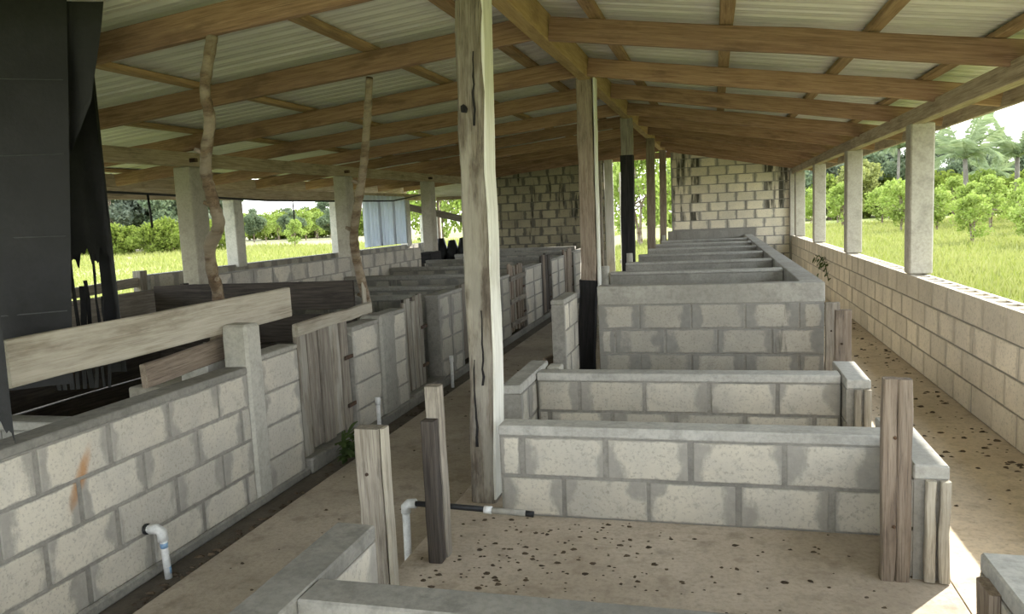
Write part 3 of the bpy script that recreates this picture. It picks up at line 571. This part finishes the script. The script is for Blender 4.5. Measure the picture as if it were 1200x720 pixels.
# ================================================================== TARP
def cloth(name, pts, zs, mat, parent, nseg=14, amp=.02, ragged=None, shift=(0, 0)):
    """hanging sheet: pts = plan polyline (x, y); zs = (z_bottom, z_top); real thickness and folds"""
    P = [Vector((a, b, 0)) for a, b in pts]; cum = [0]
    for i in range(1, len(P)): cum.append(cum[-1] + (P[i]-P[i-1]).length)
    vs = []; fs = []; m = 40
    for j in range(nseg+1):
        v = j/nseg
        for i in range(m+1):
            s = cum[-1]*i/m; k = max(q for q in range(len(cum)) if cum[q] <= s + 1e-9); k = min(k, len(P)-2)
            t = (s-cum[k])/(cum[k+1]-cum[k]); p = P[k].lerp(P[k+1], t); d = (P[k+1]-P[k]).normalized(); nn = Vector((-d.y, d.x, 0))
            a = amp*(math.sin(s*17+v*2) * .6 + math.sin(s*31 + v*5)*.3)*(1.1 - .6*v)
            zb = zs[0] + (ragged(i/m) if ragged else 0); q = p + nn*a + Vector((shift[0]*(v-.5), shift[1]*(v-.5), 0)); vs.append(Vector((q.x, q.y, zb + (zs[1]-zb)*v)))
    n0 = len(vs); vs += [v + Vector((.003, -.003, 0)) for v in vs]
    for j in range(nseg):
        for i in range(m):
            a = j*(m+1)+i; fs.append([a, a+1, a+m+2, a+m+1]); fs.append([n0+a, n0+a+m+1, n0+a+m+2, n0+a+1])
    return mk(name, vs, fs, mat, parent, smooth=True)
tp = root('black_tarp', (-3.6, 3.0, .9), 'black plastic tarp hanging in folds from the roof at upper left', 'tarp')
rg = lambda u: (.03*math.sin(u*60) + .05*math.sin(u*23))*.8
cloth('main_sheet', [(-4.6, 1.895), (-3.7, 2.54), (-2.985, 3.05)], (.74, 2.60), 'tarp_black', tp, amp=.010, shift=(.13, .09))
for z in (1.10, 1.47, 1.83, 2.19):
    v = (z - .74)/1.86 - .5; beam('seam', (-4.6+.13*v, 1.885+.09*v, z), (-2.995+.13*v, 3.032+.09*v, z+random.uniform(-.02, .02)), .003, .005, 'tarp_band', tp, seg=6, jit=.003, ch=.001)
cloth('folded_edge', [(-3.12, 3.0), (-3.0, 3.10), (-2.97, 3.12), (-2.84, 3.16)], (1.90, 2.56), 'tarp_black', tp, amp=.02, shift=(.10, .02), ragged=lambda u: -.42 + .62*u)
cloth('side_sheet', [(-3.50, 3.34), (-3.36, 3.42), (-3.17, 3.47)], (1.34, 2.50), 'tarp_black', tp, amp=.015, ragged=rg)
cloth('side_edge', [(-3.25, 3.46), (-3.20, 3.48), (-3.155, 3.47)], (.70, 2.45), 'tarp_black', tp, amp=.012)
for i in range(9):
    u = i/8; x, y = -3.49 + .25*u, 3.345 + .10*u
    beam('torn_strip', (x, y, .62), (x + random.uniform(-.015, .015), y, 1.36 if i % 3 == 1 else random.uniform(1.12, 1.24)), random.uniform(.012, .034) if i % 3 else .02, .004, 'tarp_black', tp, upv=(.3, -.9, 0), seg=6, jit=.006, ch=.001)
cloth('front_flap', [(-2.93, 2.14), (-2.80, 2.23), (-2.655, 2.315)], (.70, 1.27), 'tarp_black', tp, amp=.012, ragged=rg)
# ================================================================== PIPES AND WIRES
p = root('water_pipe', (-2.62, 3.02, -.22), 'white plastic elbow pipe with blue marks on the nearest pen wall', 'pipe')
tube('stub', [(-2.72, 2.98, .025), (-2.655, 2.98, .03)], .019, 'pvc', p); tube('elbow', [(-2.665, 2.98, .03), (-2.63, 2.985, .03), (-2.608, 2.99, .015), (-2.603, 2.99, -.03)], .025, 'pvc', p)
tube('riser', [(-2.603, 2.99, -.02), (-2.603, 3.0, -.225)], .018, 'pvc', p); tube('blue_mark', [(-2.603, 2.991, -.04), (-2.603, 2.992, -.065)], .0186, 'pvc_blue', p); tube('blue_band', [(-2.603, 2.998, -.165), (-2.603, 3.0, -.2)], .0186, 'pvc_blue', p)
tube('collar', [(-2.69, 2.98, .028), (-2.675, 2.98, .029)], .027, 'black_rubber', p)
p = root('drinker_pipe', (-1.36, 3.05, -.2), 'white riser pipe with black hose reaching across the pen floor', 'pipe')
tube('riser', [(-1.355, 3.05, -.2), (-1.35, 3.05, .17)], .017, 'pvc', p); tube('elbow', [(-1.35, 3.05, .16), (-1.349, 3.05, .19), (-1.335, 3.05, .203), (-1.30, 3.05, .205)], .022, 'pvc', p)
tube('hose', [(-1.31, 3.05, .205), (-1.15, 3.055, .2), (-.98, 3.06, .192)], .0125, 'black_rubber', p); tube('coupling', [(-.985, 3.06, .192), (-.95, 3.06, .19)], .017, 'pvc', p)
tube('clear_tube', [(-.955, 3.06, .19), (-.80, 3.065, .183)], .014, 'metal_rust' if False else 'cap_concrete', p); tube('hose_tip', [(-.81, 3.065, .183), (-.765, 3.065, .18)], .0135, 'black_rubber', p)
for (yy, lab) in ((5.36, 'thin white standpipe before the grey plaster post'), (7.10, 'thin white standpipe before the grey pier')):
    p = root('standpipe', (-2.55, yy, -.2), lab, 'pipe', 'white standpipes in the aisle'); tube('riser', [(-2.55, yy, -.21), (-2.55, yy, .06)], .016, 'pvc', p); tube('fitting', [(-2.55, yy, .05), (-2.55, yy, .11)], .022, 'pvc', p)
wi = root('water_line', (-6.0, 8, 1.8), 'thin black water line strung under the left roof', 'hose')
tube('line', [(-5.6, 5.0, 1.93), (-5.7, 6.2, 1.88), (-5.75, 7.6, 1.86), (-5.8, 9.2, 1.83), (-5.8, 11, 1.84), (-5.7, 13.2, 1.86), (-5.6, 14.5, 2.0)], .013, 'black_rubber', wi, n=6)
tube('dropper', [(-5.72, 6.85, 1.87), (-5.71, 6.85, 1.7), (-5.71, 6.86, 1.52)], .012, 'black_rubber', wi, n=6); tube('dropper', [(-5.8, 9.85, 1.84), (-5.8, 9.86, 1.66), (-5.8, 9.86, 1.57)], .010, 'black_rubber', wi, n=6)
# ================================================================== WEEDS, LITTER
def blade(name, base, dirv, L, wd, mat, parent, droop=.5):
    d = Vector(dirv).normalized(); side = d.cross(Vector((0, 0, 1))).normalized() if abs(d.z) < .98 else Vector((1, 0, 0)); vs = []; fs = []; n = 5
    for i in range(n+1):
        t = i/n; p = Vector(base) + d*L*t + Vector((0, 0, -droop*L*t*t)); w_ = wd*math.sin(math.pi*min(1, t*.92+.08))*.5
        vs += [p - side*w_, p + side*w_]
    for i in range(n): fs.append([2*i, 2*i+1, 2*i+3, 2*i+2])
    return mk(name, vs, fs, mat, parent)
wd_ = root('weed', (-2.55, 4.76, -.2), 'bushy green weed growing at the foot of the nearest plank gate', 'weed')
for i in range(60):
    a = random.uniform(0, 6.28); e = random.uniform(.2, 1.4); b = (-2.555 + random.uniform(-.035, .06), 4.76 + random.uniform(-.13, .13), -.19 + random.uniform(0, .15))
    blade('leaf', b, (abs(math.cos(a)), math.sin(a), e), random.uniform(.11, .25), random.uniform(.022, .042), 'weed_leaf', wd_, .5)
for i in range(4): tube('stem', [(-2.55, 4.73+i*.02, -.22), (-2.55+random.uniform(-.03, .05), 4.72+i*.03, 0)], .005, 'weed_leaf', wd_, n=5)
vn = root('wall_vine', (1.64, 12.7, .5), 'small creeping vine on the inner face of the right wall', 'vine')
for i in range(40):
    yy = 12.7 + random.gauss(0, .5); zz = .62 - abs(random.gauss(0, .14)) ; a = random.uniform(0, 6.28)
    blade('leaf', (1.645, yy, zz), (-.6, math.cos(a), math.sin(a)), random.uniform(.05, .09), .04, 'weed_leaf', vn, .3)
tube('stem', [(1.648, 12.2, .3), (1.648, 12.6, .55), (1.648, 13.3, .62)], .006, 'weed_leaf', vn, n=5)
def lumps(name, spots, lab, mat='droppings'):
    vs = []; fs = []
    for (x, y, z, r) in spots:
        k = len(vs); n = 6; a0 = random.random()*6
        for j in range(n): t = a0 + 6.283*j/n; q = r*random.uniform(.5, 1.3); vs.append((x + math.cos(t)*q*1.3, y + math.sin(t)*q, z))
        for j in range(n): t = a0 + 6.283*j/n; q = r*random.uniform(.25, .7); vs.append((x + math.cos(t)*q*1.2, y + math.sin(t)*q, z + r*random.uniform(.25, .5)))
        vs.append((x, y, z + r*.5))
        for j in range(n): i2 = (j+1) % n; fs += [[k+j, k+i2, k+n+i2, k+n+j], [k+n+j, k+n+i2, k+2*n]]
    return tag(mk(name, vs, fs, mat), lab, 'litter', kind='stuff')
sp_ = []
for i in range(330):
    if i < 150: x, y = random.gauss(-.75, .28), random.gauss(3.0, .3)
    else: x, y = random.uniform(-1.25, .6), random.uniform(2.0, 3.46)
    if y > 3.46 or y < 1.95 or x < -1.28 or (abs(x+1.165) < .07 and abs(y-3) < .08): continue
    sp_.append((x, y, 0, random.choice([.004, .005, .006, .008, .012])))
lumps('dropping', sp_, 'dark dried droppings scattered over the nearest pen floor')
lumps('leaf_litter', [(random.uniform(1.0, 1.64) if random.random() < .6 else 1.62 - abs(random.gauss(0, .12)), random.uniform(3.6, 15), -.004, random.choice([.006, .008, .012, .018])) for _ in range(420)], 'dry brown leaf litter scattered along the right walkway')
lumps('gutter_debris', [(-2.55 + random.gauss(0, .03), random.uniform(1.5, 7), -.222, random.choice([.01, .014, .02])) for _ in range(170)], 'dark debris lying in the gutter along the left pens')
lumps('aisle_litter', [(random.uniform(-2.4, -1.4), random.uniform(1.5, 9), -.2, random.choice([.006, .008, .011])) for _ in range(90)], 'small dark bits scattered along the central aisle')
#@@OUTDOORS
# ================================================================== OUTDOORS
def leaf_cloud(name, mat, n, centers, cr, ls, seed, flat=1.0):
    """n separate leaves spread over clumps; each leaf a folded four-sided blade"""
    r = np.random.default_rng(seed); C = np.array(centers); k = r.integers(0, len(C), n)
    d = r.normal(size=(n, 3)); d /= np.linalg.norm(d, axis=1)[:, None]; rad = cr*(r.random(n)**.42)
    P = C[k] + d*rad[:, None]*np.array([1, 1, flat])
    a = r.normal(size=(n, 3)); a[:, 2] -= .3; a /= np.linalg.norm(a, axis=1)[:, None]; b = np.cross(a, r.normal(size=(n, 3))); b /= np.linalg.norm(b, axis=1)[:, None]
    s = ls*(.6 + .8*r.random(n))[:, None]
    V = np.stack([P - a*s*.5, P + b*s*.28, P + a*s*.5, P - b*s*.28], 1).reshape(-1, 3); q = np.arange(n)*4
    F = np.concatenate([np.stack([q, q+1, q+2], 1), np.stack([q, q+2, q+3], 1)])
    me = bpy.data.meshes.new(name); me.vertices.add(len(V)); me.vertices.foreach_set('co', V.ravel())
    me.loops.add(F.size); me.loops.foreach_set('vertex_index', F.ravel().astype(np.int32)); me.polygons.add(len(F))
    me.polygons.foreach_set('loop_start', np.arange(len(F), dtype=np.int32)*3); me.polygons.foreach_set('loop_total', np.full(len(F), 3, np.int32))
    me.update(calc_edges=True); me.materials.append(M[mat]); return me
def tree_proto(mat, n, R, H0, H1, nc, cr, ls, seed, tr, flat=.8, stems=1):
    r = random.Random(seed); cs = []
    for i in range(nc):
        a = r.uniform(0, 6.28); q = R*math.sqrt(r.random()); u = r.random(); z = H0 + (H1-H0)*u; k = math.sqrt(max(.08, 1 - (2*u-.9)**2)); cs.append((math.cos(a)*q*k, math.sin(a)*q*k, z))
    fo = leaf_cloud('foliage', mat, n, cs, cr, ls, seed, flat)
    vs = []; fs = []
    def limb(p, q, r0, r1):
        p, q = Vector(p), Vector(q); d = (q-p).normalized(); a = d.cross(Vector((.9, .3, .1))).normalized(); b = d.cross(a); k = len(vs); mid = p.lerp(q, .5) + Vector((r.uniform(-.05, .05)*R, r.uniform(-.05, .05)*R, 0))
        for (c, rr) in ((p, r0), (mid, (r0+r1)/2), (q, r1)):
            for j in range(6): t = j*1.047; vs.append(c + (a*math.cos(t) + b*math.sin(t))*rr)
        for i in range(2):
            for j in range(6): m_ = (j+1) % 6; fs.append([k+i*6+j, k+i*6+m_, k+(i+1)*6+m_, k+(i+1)*6+j])
    for s in range(stems):
        bx_ = (r.uniform(-.08, .08)*(stems-1), r.uniform(-.08, .08)*(stems-1)); top = (bx_[0]*3, bx_[1]*3, H0+.25*(H1-H0)); limb((*bx_, -.1), top, tr, tr*.7)
        for c in r.sample(cs, min(6, len(cs))): limb(top, c, tr*.5, tr*.15)
    me = bpy.data.meshes.new('trunk'); me.from_pydata(vs, [], fs); me.update(); me.materials.append(M['bark']); return fo, me
TP = {
 'citrus': [tree_proto('citrus_leaf', 1900, 1.0, .65, 2.35, 24, .36, .16, 50+i, .05, .85, 2) for i in range(3)],
 'forest': [tree_proto('forest_haze_leaf', 5200, 3.2, 2.2, 8.0, 34, 1.15, .48, 60+i, .2) for i in range(3)],
 'far': [tree_proto('far_haze_leaf', 5200, 3.4, 2.0, 8.5, 34, 1.2, .48, 70+i, .2) for i in range(3)],
 'yellow': [tree_proto('yellow_leaf', 4200, 2.8, 1.8, 7.0, 26, 1.0, .42, 80, .18)],
 'shrub': [tree_proto('shrub_leaf', 2600, 1.5, .25, 2.0, 20, .6, .24, 90+i, .05, .9, 3) for i in range(2)],
}
TN = {'citrus': 'citrus_tree', 'forest': 'forest_tree', 'far': 'forest_tree', 'yellow': 'flowering_tree', 'shrub': 'shrub'}
def plant(kind, x, y, s, lab, grp, cat='tree', i=[0], sz=None):
    fo, tr = TP[kind][i[0] % len(TP[kind])]; i[0] += 1
    t = root(TN[kind], (x, y, -.36), lab, cat, grp); t.rotation_euler = (0, 0, random.uniform(0, 6.28)); t.scale = (s, s, sz or s*random.uniform(.92, 1.08))
    for nm, me in (('foliage', fo), ('trunk', tr)):
        o = bpy.data.objects.new(nm, me); COL.objects.link(o); o.parent = t
    return t
for (x, y, s, lab) in ((9.35, 32.0, .80, 'small citrus tree standing alone right of the nearest concrete column'), (10.3, 28.8, .85, 'citrus tree cut by the right picture edge'), (9.5, 44.5, 1.15, 'citrus tree with slim trunk between the first and second concrete columns'), (8.84, 58.4, 1.2, 'citrus tree seen between the second and third concrete columns')):
    plant('citrus', x, y, s, lab, 'orchard trees')
for (x, y, s) in ((13.6, 43.8, 1.25), (11.6, 46, 1.2), (14.6, 50, 1.35), (16.4, 47, 1.3), (11.6, 60, 1.4), (14, 62, 1.4), (17.5, 58, 1.5), (8.2, 72, 1.5), (11, 76, 1.6), (15, 74, 1.5), (19.5, 52, 1.4), (6.3, 66, 1.3), (18.5, 68, 1.6), (12.9, 37.5, 1.05), (15.2, 40.5, 1.2)):
    plant('citrus', x, y, s*.85, 'leafy young citrus tree in the orchard rows beyond the right wall', 'citrus trees in the orchard rows')
for (x, y, s, z) in ((-3.4, 38, 1.7, 2.0), (-1.9, 41, 1.6, 2.0), (-4.9, 43, 1.6, 1.9)): plant('citrus', x, y, s, 'bushy green tree seen through the far doorway', 'trees behind the doorway', sz=z)
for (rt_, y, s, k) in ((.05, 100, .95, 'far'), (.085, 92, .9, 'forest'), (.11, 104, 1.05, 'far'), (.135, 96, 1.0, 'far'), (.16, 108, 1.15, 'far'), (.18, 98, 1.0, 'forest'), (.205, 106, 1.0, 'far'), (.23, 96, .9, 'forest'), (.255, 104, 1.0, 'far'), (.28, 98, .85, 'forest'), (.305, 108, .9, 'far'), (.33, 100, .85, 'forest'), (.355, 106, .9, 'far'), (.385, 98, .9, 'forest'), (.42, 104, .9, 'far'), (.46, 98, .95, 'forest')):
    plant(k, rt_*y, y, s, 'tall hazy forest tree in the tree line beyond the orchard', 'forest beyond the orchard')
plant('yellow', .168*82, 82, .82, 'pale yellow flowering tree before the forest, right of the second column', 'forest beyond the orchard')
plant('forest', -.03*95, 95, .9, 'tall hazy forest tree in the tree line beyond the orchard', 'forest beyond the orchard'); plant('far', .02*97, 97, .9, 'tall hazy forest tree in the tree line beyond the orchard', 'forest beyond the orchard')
for i in range(9):
    rr = -1.02 + i*.037; yy = 70 + (i % 3)*4; plant('far' if i % 2 else 'forest', rr*yy, yy, 1.0 + .1*(i % 3), 'tall dark forest tree beyond the field on the left', 'forest beyond the left field')
for i in range(8):
    rr = -.98 + i*.036; yy = 58 + (i % 2)*2; plant('shrub', rr*yy, yy, 1.05 + .12*(i % 3), 'yellow-green shrub before the left forest', 'shrubs before the left forest', 'shrub')
for i in range(11):
    rr = -.72 + i*.021; yy = 96 + (i % 3)*5; plant('citrus' if i % 3 else 'forest', rr*yy, yy, 1.7 if i % 3 else .52, 'low green tree on the far side of the left field', 'trees across the left field')
for i in range(4): plant('forest', (-.60 + i*.03)*125, 125, .72 - .06*(i % 2), 'rounded dark tree rising behind the low trees of the left field', 'taller trees across the left field')
plant('citrus', -34.4, 58.4, .95, 'lone small tree standing in the left field', 'orchard trees')
for (x, y) in ((-14.6, 40), (-16.3, 42), (-13.2, 43)): plant('citrus', x, y, 1.75, 'green bush seen through the far left square opening', 'bushes behind the square opening', sz=1.9)
for i in range(14): plant('shrub', (-.74 + i*.02)*112, 112 + (i % 3)*3, 1.9, 'dense low shrub along the far edge of the left field', 'hedge across the left field', 'shrub')
for i in range(16): plant('shrub', (-.06 + i*.033)*90, 90 + (i % 3)*3, 1.9, 'dense low shrub at the foot of the forest beyond the orchard', 'undergrowth beyond the orchard', 'shrub')
# palms: trunk and separate fronds
def frond_mesh(L, droop, seed, nl=46):
    r = random.Random(seed); vs = []; fs = []; pts = []
    for i in range(nl+1):
        t = i/nl; ang = droop*t*t*1.9; pts.append(Vector((L*(t - .28*droop*t*t), 0, L*(.55*t - droop*t*t*.62))))
    for i in range(nl):
        p, q = pts[i], pts[i+1]; w_ = .035*(1-i/nl)+.008; k = len(vs)
        vs += [p + Vector((0, -w_, 0)), p + Vector((0, w_, 0)), q + Vector((0, w_*.9, 0)), q + Vector((0, -w_*.9, 0))]; fs.append([k, k+1, k+2, k+3])
        if i < 3: continue
        ll = L*.30*math.sin(math.pi*min(.97, .12 + .86*i/nl))*r.uniform(.85, 1.1); d = (q-p).normalized()
        for s in (-1, 1):
            e = p + d*ll*.55 + Vector((0, s*ll*.72, -ll*r.uniform(.25, .55))); k = len(vs); vs += [p + Vector((0, 0, .01)), p + d*.010 + Vector((0, 0, .01)), p.lerp(e, .55) + d*.009 + Vector((0, 0, .02)), e, p.lerp(e, .5) - d*.004]; fs.append([k, k+1, k+2, k+3, k+4])
    me = bpy.data.meshes.new('frond'); me.from_pydata(vs, [], fs); me.update(); me.materials.append(M['palm_leaf']); return me
FR = [frond_mesh(1, d, 5+i) for i, d in enumerate((.25, .55, .85, 1.15))]
def palm(x, y, h, L, lab, nf=13):
    t = root('palm_tree', (x, y, -.36), lab, 'palm', 'palms beyond the right wall')
    lx, ly = random.uniform(-.3, .3), random.uniform(-.3, .3)
    tube('trunk', [(x, y, -.4), (x+lx*.4, y+ly*.4, h*.5), (x+lx, y+ly, h)], [.2, .16, .13], 'palm_trunk', t, n=8)
    for i in range(nf):
        me = FR[min(3, int(i/nf*4))]; o = bpy.data.objects.new('frond', me); put(o, (x+lx, y+ly, h), t); o.scale = (L*random.uniform(.85, 1.1),)*3
        o.rotation_euler = (random.uniform(-.15, .15), -.75 + .85*i/nf, i*2.4 + random.uniform(-.3, .3))
palm(.285*58, 58, 4.0, 3.9, 'coconut palm with long arching fronds right of the nearest column'); palm(.336*60, 60, 4.0, 3.9, 'coconut palm with arching fronds at the right picture edge'); palm(.31*70, 70, 3.0, 2.4, 'smaller palm between the two arching coconut palms')
palm(.211*90, 90, 6.9, 3.6, 'tall slender palm rising above the forest left of the nearest column', 22); palm(.245*92, 92, 6.4, 3.2, 'dark palm crown half hidden by the nearest column', 20)
# grass
def grass(name, n, fx, fy, hgt, lab, seed):
    r = np.random.default_rng(seed); Y = fy(r.random(n)); X = fx(r.random(n), Y); ang = r.random(n)*6.28; h = hgt*(.4 + r.random(n))*(1 + Y/60); w = .012 + .0011*Y
    lean = r.normal(size=(n, 2))*.35*h[:, None]; far = np.minimum(1, np.maximum(0, np.abs(X+2.5)-8)/20); Z = -.36 + far*(.10*np.sin(X*.21+1)*np.sin(Y*.17) + .05*np.sin(X*.6+Y*.5))
    a = np.stack([X - np.cos(ang)*w, Y - np.sin(ang)*w, Z], 1); b = np.stack([X + np.cos(ang)*w, Y + np.sin(ang)*w, Z], 1); c = np.stack([X + lean[:, 0], Y + lean[:, 1], Z + h], 1)
    V = np.stack([a, b, c], 1).reshape(-1, 3); me = bpy.data.meshes.new(name); me.vertices.add(len(V)); me.vertices.foreach_set('co', V.ravel()); me.loops.add(len(V)); me.loops.foreach_set('vertex_index', np.arange(len(V), dtype=np.int32))
    me.polygons.add(n); me.polygons.foreach_set('loop_start', np.arange(n, dtype=np.int32)*3); me.polygons.foreach_set('loop_total', np.full(n, 3, np.int32)); me.update(calc_edges=True); me.materials.append(M['grass_blade'])
    o = bpy.data.objects.new(name, me); COL.objects.link(o); return tag(o, lab, 'grass', kind='stuff')
grass('grass', 120000, lambda u, Y: 2.3 + u*(.45*Y + 4), lambda u: 4 + 62*u**1.5, .15, 'bright green grass growing between the right wall and the orchard', 3)
grass('grass', 60000, lambda u, Y: -7.6 - u*(1.0*Y + 2), lambda u: 6 + 60*u**1.4, .16, 'green grass growing beyond the open left side', 4)
grass('grass', 12000, lambda u, Y: -4.5 + 4.2*u, lambda u: 18.6 + 24*u**1.3, .18, 'green grass growing outside the far doorway', 5)
